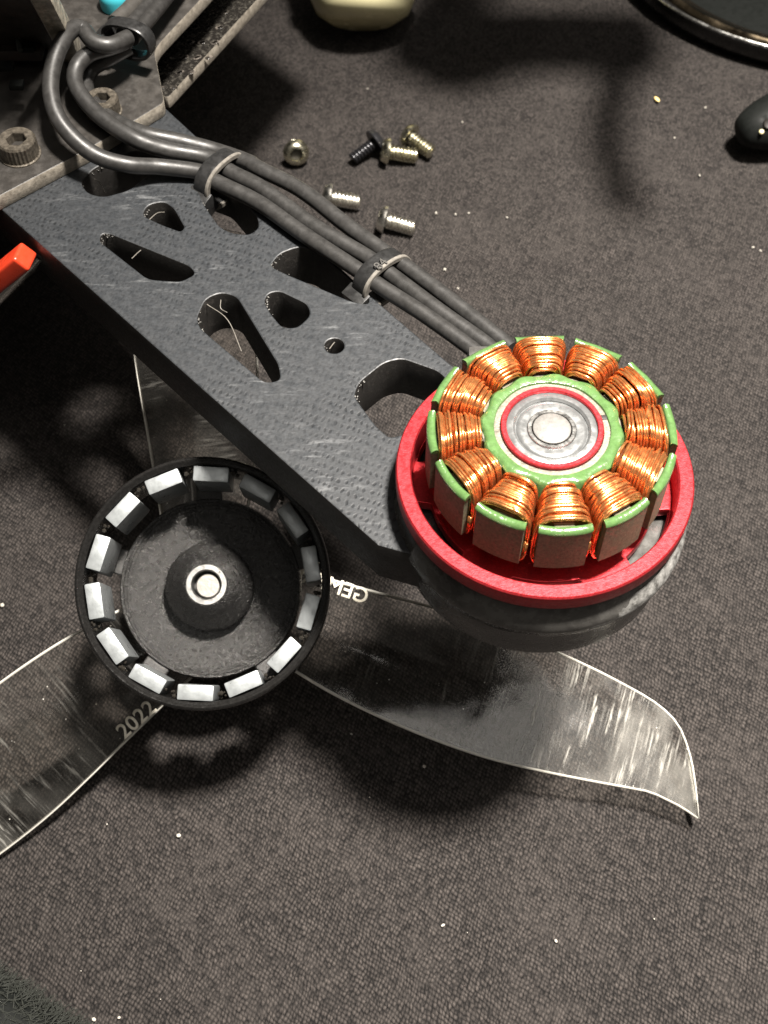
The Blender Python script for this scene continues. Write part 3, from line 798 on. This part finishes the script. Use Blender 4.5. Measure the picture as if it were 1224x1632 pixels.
# raised lettering
def lettering(txt, o_px, x_px, y_px, h, blade, size_px):
    cu = bpy.data.curves.new("t", 'FONT'); cu.body = txt; cu.size = 1.0; cu.extrude = 0.05; cu.bevel_depth = 0.012; cu.space_character = 1.02
    o = bpy.data.objects.new("t", cu); COL.objects.link(o)
    dg = bpy.context.evaluated_depsgraph_get(); dg.update()
    me = bpy.data.meshes.new_from_object(o.evaluated_get(dg)); bpy.data.objects.remove(o); bpy.data.curves.remove(cu)
    O = on_prop(*o_px, h); X = on_prop(*x_px, h); Y = on_prop(*y_px, h)
    ex = (X - O).normalized(); ey = (Y - O); ey = (ey - ex * ey.dot(ex)); sz = ey.length / 0.72; ey.normalize()
    ez = Vector((0, 0, 1)); sx = sz
    m4 = Matrix(((ex.x * sx, ey.x * sz, ez.x, O.x), (ex.y * sx, ey.y * sz, ez.y, O.y), (ex.z * sx, ey.z * sz, ez.z, O.z), (0, 0, 0, 1)))
    me.transform(blade.matrix_local.inverted() @ m4)
    if m4.determinant() < 0: me.flip_normals()
    me.materials.clear()
    return obj("lettering", me, M['letter'], blade, smooth=False)
lettering("GEMFAN", (583, 963), (540, 948), (588, 939), -1.3, blades[0], 24)
lettering("2022 '", (198, 1179), (253, 1129), (181, 1161), -1.3, blades[1], 24)

# ------------------------------------------------------------------ motor leads and zip ties
ZW = ZA + 1.1
def wpath(a): return catmull([U(x, y, z) for x, y, z in a], 7)
leadA = [(206, 74, ZP + 4.0), (173, 93, ZP + 3.2), (147, 109, ZP + 2.0), (137, 132, ZP + 1.2), (142, 155, ZP + 0.95), (168, 184, ZP + 0.95), (225, 212, ZP + 0.95), (287, 226, ZW + 0.9), (342, 240, ZW), (395, 258, ZW), (411, 268, ZW), (480, 303, ZW), (551, 358, ZW), (606, 397, ZW), (658, 433, ZW), (724, 483, ZW), (788, 533, ZW), (815, 556, ZW)]
leadB = [(204, 66, ZP + 4.6), (173, 76, ZP + 5.0), (142, 86, ZP + 4.8), (122, 108, ZP + 4.0), (121, 136, ZP + 3.3), (143, 169, ZP + 2.6), (176, 198, ZP + 2.0), (220, 224, ZP + 1.4), (265, 239, ZW + 1.0), (331, 252, ZW), (370, 276, ZW), (412, 297, ZW), (459, 331, ZW), (506, 364, ZW), (587, 411, ZW), (624, 439, ZW), (702, 497, ZW), (766, 542, ZW), (790, 562, ZW)]
leadC = [(205, 60, ZP + 5.6), (176, 72, ZP + 6.2), (149, 66, ZP + 6.6), (132, 47, ZP + 7.0), (117, 46, ZP + 7.4), (97, 71, ZP + 7.4), (84, 107, ZP + 6.6), (81, 147, ZP + 5.6), (92, 187, ZP + 4.4), (121, 224, ZP + 3.0), (158, 250, ZP + 1.8), (206, 263, ZP + 0.9), (257, 266, ZW + 0.6), (323, 275, ZW), (345, 290, ZW), (412, 323, ZW), (483, 373, ZW), (577, 435, ZW), (605, 456, ZW), (674, 500, ZW), (744, 550, ZW), (775, 575, ZW)]
WR = 0.83
def lead(pts, label):
    P = wpath(pts); n = len(P)
    rad = [WR * (1.17 if i < n * 0.45 else 1.17 - 0.17 * (i - n * 0.45) / (n * 0.55)) for i in range(n)]
    o = obj("motor_lead", tube(P, rad, 14), M['wire']); return tag(o, label, "wire", "motor leads along the arm")
lead(leadA, "grey-black motor lead on the outer side of the bundle, farthest from the cut-out arm")
lead(leadB, "grey-black motor lead running in the middle of the bundle of three")
lead(leadC, "grey-black motor lead making the widest loop, nearest the cut-outs of the arm")
# their far ends beyond the third tie
P0 = [(215, 50), (190, 42), (202, 62)]
def cont(a, b, c, rad, label, m=None):
    o = obj("motor_lead_tail", tube(catmull([U(*a), U(*b), U(*c)], 8), rad, 14), m or M['wire'])
    return tag(o, label, "wire", "wires leaving the third tie")
cont((210, 62, ZP + 4.6), (262, 0, ZP + 3.6), (330, -90, ZP + 3), 0.9, "grey wire leaving the upper tie beside the worn plate edge")
cont((196, 55, ZP + 4.4), (240, 2, ZP + 3.6), (300, -90, ZP + 3), 0.9, "grey wire leaving the upper tie in the middle of the three")
o = cont((183, 37, ZP + 4.6), (222, -4, ZP + 4.2), (280, -90, ZP + 3.6), 1.0, "dark shrink tube with an open end lying beside the upper tie", rough_mat("dark_shrink_tube", (0.045, 0.042, 0.038), 0.4, 0, 1.0, 0.1, 0.2))
# zip ties
def ellipse_tie(center, dirv, hl, hv, width, thick, label, head_a, edge=True, zlean=0.0, tail=None):
    d = dirv.normalized(); side = Vector((0, 0, 1)).cross(d).normalized(); upv = d.cross(side)
    pts = []
    for i in range(40):
        a = 2 * PI * i / 40; ca, sa = math.cos(a), math.sin(a); pw = 0.8
        pts.append(center + side * (math.copysign(abs(ca) ** pw, ca) * hl) + upv * (math.copysign(abs(sa) ** pw, sa) * hv) + d * zlean * sa)
    t = thing("cable_tie", label, "cable tie", center, "black cable ties round the motor leads")
    inv = Matrix.Translation(center).inverted()
    def part(name, bm, m):
        o = obj(name, bm, m, None, angle=35); o.parent = t; o.matrix_parent_inverse = inv; return o
    part("strap", tube(pts, 1, 12, None, True, up=d, flat=(width / 2, thick / 2)), M['tie'])
    if edge:
        pe = [p + (p - center).normalized() * 0.10 + d * (width / 2 + 0.02) for p in pts]
        part("lit_strap_lip", tube(pe, 1, 8, None, True, up=d, flat=(0.22, thick * 0.62)), M['tie_edge'])  # lit edge of the black strap, put in as a paler lip
    pos = center + side * math.cos(head_a) * hl + upv * math.sin(head_a) * hv
    rad = (side * math.cos(head_a) + upv * math.sin(head_a)).normalized(); tg = d.cross(rad)
    m4 = Matrix(((d.x, tg.x, rad.x, pos.x), (d.y, tg.y, rad.y, pos.y), (d.z, tg.z, rad.z, pos.z), (0, 0, 0, 1)))
    part("locking_head", box(width * 1.5, width * 1.3, 1.7, (0, 0, 0.35), 0.2, None, m4), M['tie'])
    if tail: part("tail", tube(catmull(tail, 6), 1, 10, None, up=d, flat=(width / 2, thick / 2)), M['tie'])
    return t
d1 = U(412, 297, ZW) - U(345, 262, ZW)
ellipse_tie(U(349, 268, ZW) - Vector((0, 0, 1.4)), d1, 3.3, 2.6, 2.0, 0.5, "black cable tie round the three leads close to the clamp plate", R(200))
d2 = U(660, 470, ZW) - U(560, 395, ZW)
ellipse_tie(U(607, 428, ZW) - Vector((0, 0, 1.4)), d2, 3.2, 2.6, 2.0, 0.5, "black cable tie round the three leads halfway along the arm", R(200))
d3 = U(240, 25, ZP + 4) - U(200, 75, ZP + 4)
ctr3 = U(205, 62, ZP + 4.3)
ellipse_tie(ctr3, d3, 3.0, 2.1, 1.8, 0.5, "black cable tie with a square head where the leads turn upward beside the worn plate", R(-20), False)
def tie_marks(txt, px, py, qx, qy, z, h):
    cu = bpy.data.curves.new("t", 'FONT'); cu.body = txt; cu.size = 1.0; cu.extrude = 0.03; cu.align_x = 'CENTER'; cu.align_y = 'CENTER'
    o = bpy.data.objects.new("t", cu); COL.objects.link(o)
    dg = bpy.context.evaluated_depsgraph_get(); dg.update()
    me = bpy.data.meshes.new_from_object(o.evaluated_get(dg)); bpy.data.objects.remove(o); bpy.data.curves.remove(cu)
    O = U(px, py, z); X = (U(qx, qy, z) - O).normalized(); Yv = Vector((0, 0, 1)).cross(X)
    me.transform(Matrix(((X.x * h, Yv.x * h, 0, O.x), (X.y * h, Yv.y * h, 0, O.y), (0, 0, h, O.z), (0, 0, 0, 1)))); me.materials.clear()
    return me
tie2 = [o for o in bpy.data.objects if o.name.startswith("cable_tie")][1]
mk = obj("raised_marks", tie_marks("84", 607, 421, 640, 392, ZW + 1.72, 1.5), rough_mat("scuffed_nylon", (0.05, 0.048, 0.044), 0.5, 0, 2, 0.1, 0.2), None, smooth=False)
mk.parent = tie2; mk.matrix_parent_inverse = Matrix.Translation(tie2.location).inverted()
# ------------------------------------------------------------------ loose screws on the mat
def loose_screw(label, px, py, px2, py2, m, Lsh=4.6, z=0.0, tilt=0.0, rs=1.28, rh=2.25, hh=1.35, group="loose screws on the mat"):
    """head at (px,py), thread end toward (px2,py2); lies on head rim and thread end"""
    z0 = rh * 0.75
    A = U(px, py, z0); B = U(px2, py2, rs + 0.1); d = (B - A); d.z = 0; d.normalize()
    d = (d * math.cos(tilt) + Vector((0, 0, math.sin(tilt)))).normalized()
    if tilt == 0.0:
        d = (d + Vector((0, 0, -(rh - rs) / Lsh * 0.9))).normalized()
    base = Vector((A.x, A.y, max(rh * math.sqrt(max(0, 1 - d.z ** 2)), 0.9)))
    x = d.orthogonal().normalized(); y = d.cross(x)
    m4 = Matrix(((x.x, y.x, d.x, base.x), (x.y, y.y, d.y, base.y), (x.z, y.z, d.z, base.z), (0, 0, 0, 1)))
    t = thing("loose_screw", label, "screw", group=group, mw=m4)
    # head: dome with a hex socket
    seg = 36; bm = bmesh.new(); rings = []
    for r_, z_, hx in [(rs, 0, 0), (rh * 0.96, 0.0, 0), (rh, -0.12, 0), (rh * 0.97, -0.45, 0), (rh * 0.80, -hh * 0.82, 0), (rh * 0.60, -hh, 0), (rh * 0.50, -hh, 1), (rh * 0.47, -hh + 0.1, 1), (rh * 0.46, -hh * 0.25, 1)]:
        ring = []
        for i in range(seg):
            a = 2 * PI * i / seg; r2 = r_
            if hx: r2 = r_ * math.cos(PI / 6) / math.cos((a % (PI / 3)) - PI / 6) * 1.05
            ring.append(bm.verts.new((r2 * math.cos(a), r2 * math.sin(a), z_)))
        rings.append(ring)
    for A_, B_ in zip(rings, rings[1:]):
        for i in range(seg): bm.faces.new((A_[i], B_[i], B_[(i + 1) % seg], A_[(i + 1) % seg]))
    hd = obj("head", bm, m, t, angle=35)
    obj("hex_socket", lathe([(0, -hh * 0.25), (rh * 0.5, -hh * 0.25), (rh * 0.5, -hh * 0.2), (0, -hh * 0.2)], 6), M['hole'], hd, smooth=False)
    # thread: ridged shank
    prof = []; PT = 0.62; n = int(Lsh / PT)
    prof.append((rs * 0.85, 0.0))
    for i in range(n):
        z_ = 0.3 + i * PT
        prof += [(rs * 0.72, z_), (rs * 1.02, z_ + 0.24), (rs * 1.02, z_ + 0.34), (rs * 0.74, z_ + 0.55)]
    prof += [(rs * 0.8, Lsh), (rs * 0.55, Lsh + 0.2), (0, Lsh + 0.2)]
    bm = lathe(prof, 24)
    # lean every ring into a helix
    for v in bm.verts:
        v.co.z += 0.31 * math.atan2(v.co.y, v.co.x) / PI
    obj("thread", bm, m, t, angle=20)
    return t
loose_screw("brass-coloured screw lying side-on between the black screw and the tilted one", 620, 245, 668, 248, M['brass'])
loose_screw("brass-coloured screw farthest up the mat, tilted down to the right of its neighbour", 655, 222, 695, 246, M['brass'])
loose_screw("single black screw with its thread toward the cable bundle", 596, 232, 552, 258, M['black_screw'], 4.4, rs=1.0, rh=2.3)
loose_screw("silver screw half hidden behind the cable bundle", 527, 318, 580, 322, M['zinc'])
loose_screw("silver screw lying alone nearest the red motor, head to the left", 615, 354, 668, 364, M['zinc'])
loose_screw("brass-coloured screw standing away from the rest and showing its hex socket", 472, 246, 466, 215, M['brass'], 3.6, tilt=R(-22))

# ------------------------------------------------------------------ things at the edges of the picture
# pale cup at the top
p = U(578, -8, 8.6)
cup = thing("pale_cap", "pale yellow rounded plastic cap cut off by the top edge", "cap", p)
bm = lathe([(0, 0.1), (4.6, 0.3), (6.6, 1.6), (7.6, 3.8), (8.2, 7), (8.8, 11), (9.0, 15), (8.2, 15.3), (0, 15.3)], 64)
bmesh.ops.transform(bm, matrix=Matrix.Rotation(R(-50), 4, 'X') @ Matrix.Scale(1.28, 4) @ Matrix.Translation((0, 0, -4.0)), verts=bm.verts)
obj("shell", bm, M['cream'], cup)
bm = lathe([(8.25, 6.6), (8.75, 6.7), (8.9, 7.8), (8.6, 8.4)], 64)
bmesh.ops.transform(bm, matrix=Matrix.Rotation(R(-50), 4, 'X') @ Matrix.Scale(1.28, 4) @ Matrix.Translation((0, 0, -4.0)), verts=bm.verts)
obj("rib", bm, M['cream'], cup)
# round metal dish top right
p = U(1300, -118, 5)
dish = thing("metal_dish", "round dark metal dish with a thin bright rim in the upper right corner", "dish", (p.x, p.y, 0))
rr = (U(1158, 62, 4) - Vector((p.x, p.y, 4))).length
obj("rim", lathe([(rr - 5.5, 1.2), (rr - 2.0, 1.6), (rr - 0.8, 3.0), (rr - 0.5, 4.6), (rr - 0.1, 5.0), (rr + 0.25, 4.7), (rr + 0.2, 3.8), (rr - 0.3, 2.0), (rr - 1.2, 0.6), (rr - 3, 0.2)], 128), M['rim'], dish)
obj("rim_lip", lathe([(rr - 0.25, 5.0), (rr - 0.1, 5.12), (rr + 0.12, 5.0), (rr + 0.18, 4.85)], 128), M['bright'], dish)
obj("inner_step", lathe([(rr - 8.5, 1.5), (rr - 6.6, 1.9), (rr - 6.2, 2.3), (rr - 5.6, 2.0), (rr - 5.2, 1.2)], 128), M['bronze'], dish)
obj("dark_pad", lathe([(0, 1.3), (rr - 8.2, 1.4), (rr - 8.0, 0.8), (rr - 8, 0.3), (0, 0.3)], 96), M['black_plastic'], dish)
# black plastic end piece on the right
A, B = U(1188, 208, 5.2), U(1330, 165, 5.6)
d = (B - A).normalized(); Y = Vector((0, 0, 1)).cross(d).normalized(); Z = d.cross(Y)
endp = thing("plastic_end_piece", "matt black rounded plastic end piece with a small hole at the right edge", "plastic part", mw=Matrix(((Y.x, Z.x, d.x, A.x), (Y.y, Z.y, d.y, A.y), (Y.z, Z.z, d.z, A.z), (0, 0, 0, 1))))
bm = lathe([(0, -1.2), (1.6, -1.1), (2.6, -0.5), (3.5, 1.0), (4.3, 3.0), (4.9, 5.6), (5.2, 9), (5.2, 30), (0, 30)], 48)
for v in bm.verts: v.co.y *= 0.95
obj("shell", bm, M['black_plastic'], endp)
def on_shell(t, r_, off):
    P_ = A + d * t; n_ = CAMP - P_; n_ = (n_ - d * n_.dot(d)).normalized(); n_ = (n_ + d.cross(n_) * off - d * 0.25).normalized()
    return P_ + n_ * r_, n_
EI = endp.matrix_world.inverted() if False else Matrix(((Y.x, Z.x, d.x, A.x), (Y.y, Z.y, d.y, A.y), (Y.z, Z.z, d.z, A.z), (0, 0, 0, 1))).inverted()
hp, hn = on_shell(3.0, 4.2, 0.0)
bm = lathe([(0, 0.05), (0.6, 0.05), (0.78, 0.16), (0.85, -0.5), (0, -0.5)], 24)
q = Vector((0, 0, 1)).rotation_difference(hn).to_matrix().to_4x4()
bmesh.ops.transform(bm, matrix=EI @ Matrix.Translation(hp) @ q, verts=bm.verts)
obj("hole", bm, M['hole'], endp)
hp, hn = on_shell(1.6, 3.75, 0.28 if d.cross(hn).z < 0 else -0.28)
bm = bmesh.new(); bmesh.ops.create_icosphere(bm, subdivisions=2, radius=0.42, matrix=EI @ Matrix.Translation(hp))
obj("white_dot", bm, M['cream'], endp)
# red bar and steel rod left, under the arm
A, B = U(28, 398, ZA - 0.4), U(-330, 690, 2.5)
d = (B - A).normalized(); Y = Vector((0, 0, 1)).cross(d).normalized(); Zb = d.cross(Y)
m4 = Matrix(((d.x, Y.x, Zb.x, A.x), (d.y, Y.y, Zb.y, A.y), (d.z, Y.z, Zb.z, A.z), (0, 0, 0, 1)))
Lb = (B - A).length
bm = box(Lb, 2.8, 2.2, (Lb / 2, 0, -1.1), 0.4, None, m4, 3)
tag(obj("red_bar", bm, M['red_plastic']), "bright red bar at the left edge under the arm", "bar")
A, B = U(62, 409, ZA - 3), U(-330, 798, 0.9)
bm = tube([A, A.lerp(B, 0.03), B], [0.55, 0.8, 0.8], 20)
tag(obj("steel_rod", bm, M['bright']), "polished steel rod beside the red bar at the left edge", "rod")
# teal blob on the frame
bm = bmesh.new(); p = U(182, -6, ZP + 1.5)
lathe([(0, 1.5), (1.4, 1.4), (1.9, 0.8), (2.0, 0), (1.9, -1.4), (0, -1.4)], 32, bm)
bmesh.ops.transform(bm, matrix=Matrix.Translation(p), verts=bm.verts)
tag(obj("teal_cap", bm, M['teal']), "small teal cap between the wires at the top edge", "cap")
# dark circuit stack upper left
p0 = U(30, 120, ZP)
cb = thing("circuit_board", "dark brown circuit board on the frame in the upper left corner", "circuit board", p0)
inv = Matrix.Translation(p0).inverted()
def cpart(name, bm, m):
    o = obj(name, bm, m, None); o.parent = cb; o.matrix_parent_inverse = inv; return o
c = U(-25, 45, ZP + 1)
cpart("board", box(17, 15, 1.4, (c.x, c.y, ZP + 2.4), 0.1, None), M['circuit'])
for k in range(5):
    q = U(10 + 18 * (k % 3), 20 + 30 * k, ZP + 3)
    cpart("chip", box(1.6 + 0.4 * (k % 2), 1.2, 0.7, (q.x, q.y, ZP + 3.4), 0.1), M['black_plastic'])
cpart("spacer", box(6, 6, 1.6, (c.x, c.y, ZP + 0.85), 0.3), M['black_plastic'])
P_ = [U(0, 30, ZP + 4), U(12, 5, ZP + 5), U(22, 35, ZP + 5), U(32, 80, ZP + 4)]
tag(obj("thin_wire", tube(catmull(P_, 8), 0.35, 8), M['fibre']), "thin dark wire looping over the circuit board in the upper left corner", "wire")
# frayed braided sleeve bottom left
A, B = U(-60, 1585, 3.0), U(95, 1690, 2.6)
br = thing("braided_sleeve", "blurred dark braided cable sleeve with frayed fibres in the lower left corner", "cable sleeve", A)
inv = Matrix.Translation(A).inverted()
o = obj("sleeve", tube(catmull([A + (A - B) * 0.4, A, A.lerp(B, .5), B, B + (B - A) * 0.3], 8), 3.6, 20), M['black_plastic'], None); o.parent = br; o.matrix_parent_inverse = inv
bm = bmesh.new(); d = (B - A).normalized(); sd = Vector((0, 0, 1)).cross(d).normalized(); upv = d.cross(sd)
for k in range(2200):
    t = random.uniform(-0.1, 1.1); a = random.uniform(-0.6, PI + 0.6)
    c = A.lerp(B, t); n_ = sd * math.cos(a) + upv * math.sin(a)
    p = c + n_ * 3.5; ln = random.uniform(0.8, 2.0)
    tv = (d * random.uniform(-0.5, 0.9) + n_ * random.uniform(0.15, 0.55) - sd * random.uniform(-0.5, 0.5) + Vector((0, 0, -0.12))).normalized()
    q = p + tv * ln * 0.5; r_ = p + tv * ln + Vector((0, 0, -0.4))
    q.z = max(q.z, 0.2); r_.z = max(r_.z, 0.1)
    tube([p, r_], [0.07, 0.03], 4, bm, caps=False)
o = obj("frayed_fibre", bm, M['fibre'], None); o.parent = br; o.matrix_parent_inverse = inv; o['kind'] = 'stuff'
# ------------------------------------------------------------------ specks on the mat
bm = bmesh.new()
spk = [(586, 142, .20), (737, 195, .22), (695, 340, .3), (726, 342, .22), (747, 340, .2), (808, 347, .22), (709, 430, .3), (1124, 172, .28), (285, 1332, .32), (168, 492, .3), (4, 965, .35),
       (1115, 280, .22), (1075, 220, .2), (730, 460, .2), (676, 1222, .25), (706, 1475, .3), (886, 1500, .25), (560, 1170, .2), (1200, 395, .3), (1212, 400, .22), (150, 1625, .3), (190, 1622, .2)]
for _ in range(14): spk.append((random.uniform(0, 1224), random.uniform(60, 1632), random.uniform(0.07, 0.13)))
for x, y, s in spk:
    p = U(x, y, 0)
    bmesh.ops.create_icosphere(bm, subdivisions=1, radius=1, matrix=Matrix.Translation((p.x, p.y, s * 0.35)) @ Matrix.Rotation(random.random() * 6, 4, 'Z') @ Matrix.Diagonal((s, s * random.uniform(0.5, 0.9), s * 0.5, 1)))
for f in bm.faces: pass
o = obj("dust_speck", bm, M['crumb']); o['kind'] = 'stuff'; o['label'] = "pale dust specks scattered over the woven mat"
bm = bmesh.new(); p = U(1047, 158, 0.3)
bmesh.ops.create_icosphere(bm, subdivisions=2, radius=1, matrix=Matrix.Translation(p) @ Matrix.Rotation(R(115), 4, 'Z') @ Matrix.Diagonal((0.75, 0.36, 0.2, 1)))
tag(obj("yellow_flake", bm, M['wood']), "tiny yellow flake on the mat below the metal dish", "flake")

# ------------------------------------------------------------------ unseen rod and cable added beyond the top edge to cast shadows onto the mat
def lift(px, py, z): 
    s = U(px, py, 0)
    return s + (LAMP - s) * (z / LAMP.z)
pts = [lift(1055, 66, 72), lift(960, 62, 72), lift(820, 60, 72), lift(690, 62, 72), Vector((50, 262, 74)), Vector((60, 320, 70)), Vector((62, 350, 30)), Vector((62, 352, 0))]
P = catmull(pts, 6)
rod = obj("shadow_rod", tube(P, [5.5] + [8.6] * 18 + [6.5] * (len(P) - 19), 20), M['black_plastic'])
tag(rod, "dark round rod added past the top edge to cast a shadow on the mat", "shadow rod")
pts = [lift(1000, 60, 66), lift(982, 130, 62), lift(968, 190, 63), lift(976, 260, 64), lift(1008, 345, 65)]
obj("cable", tube(catmull(pts, 8), [2.9] * 30 + [2.6, 2.1, 1.2], 14), M['black_plastic'], rod)  # added out of view for the curved shadow on the mat
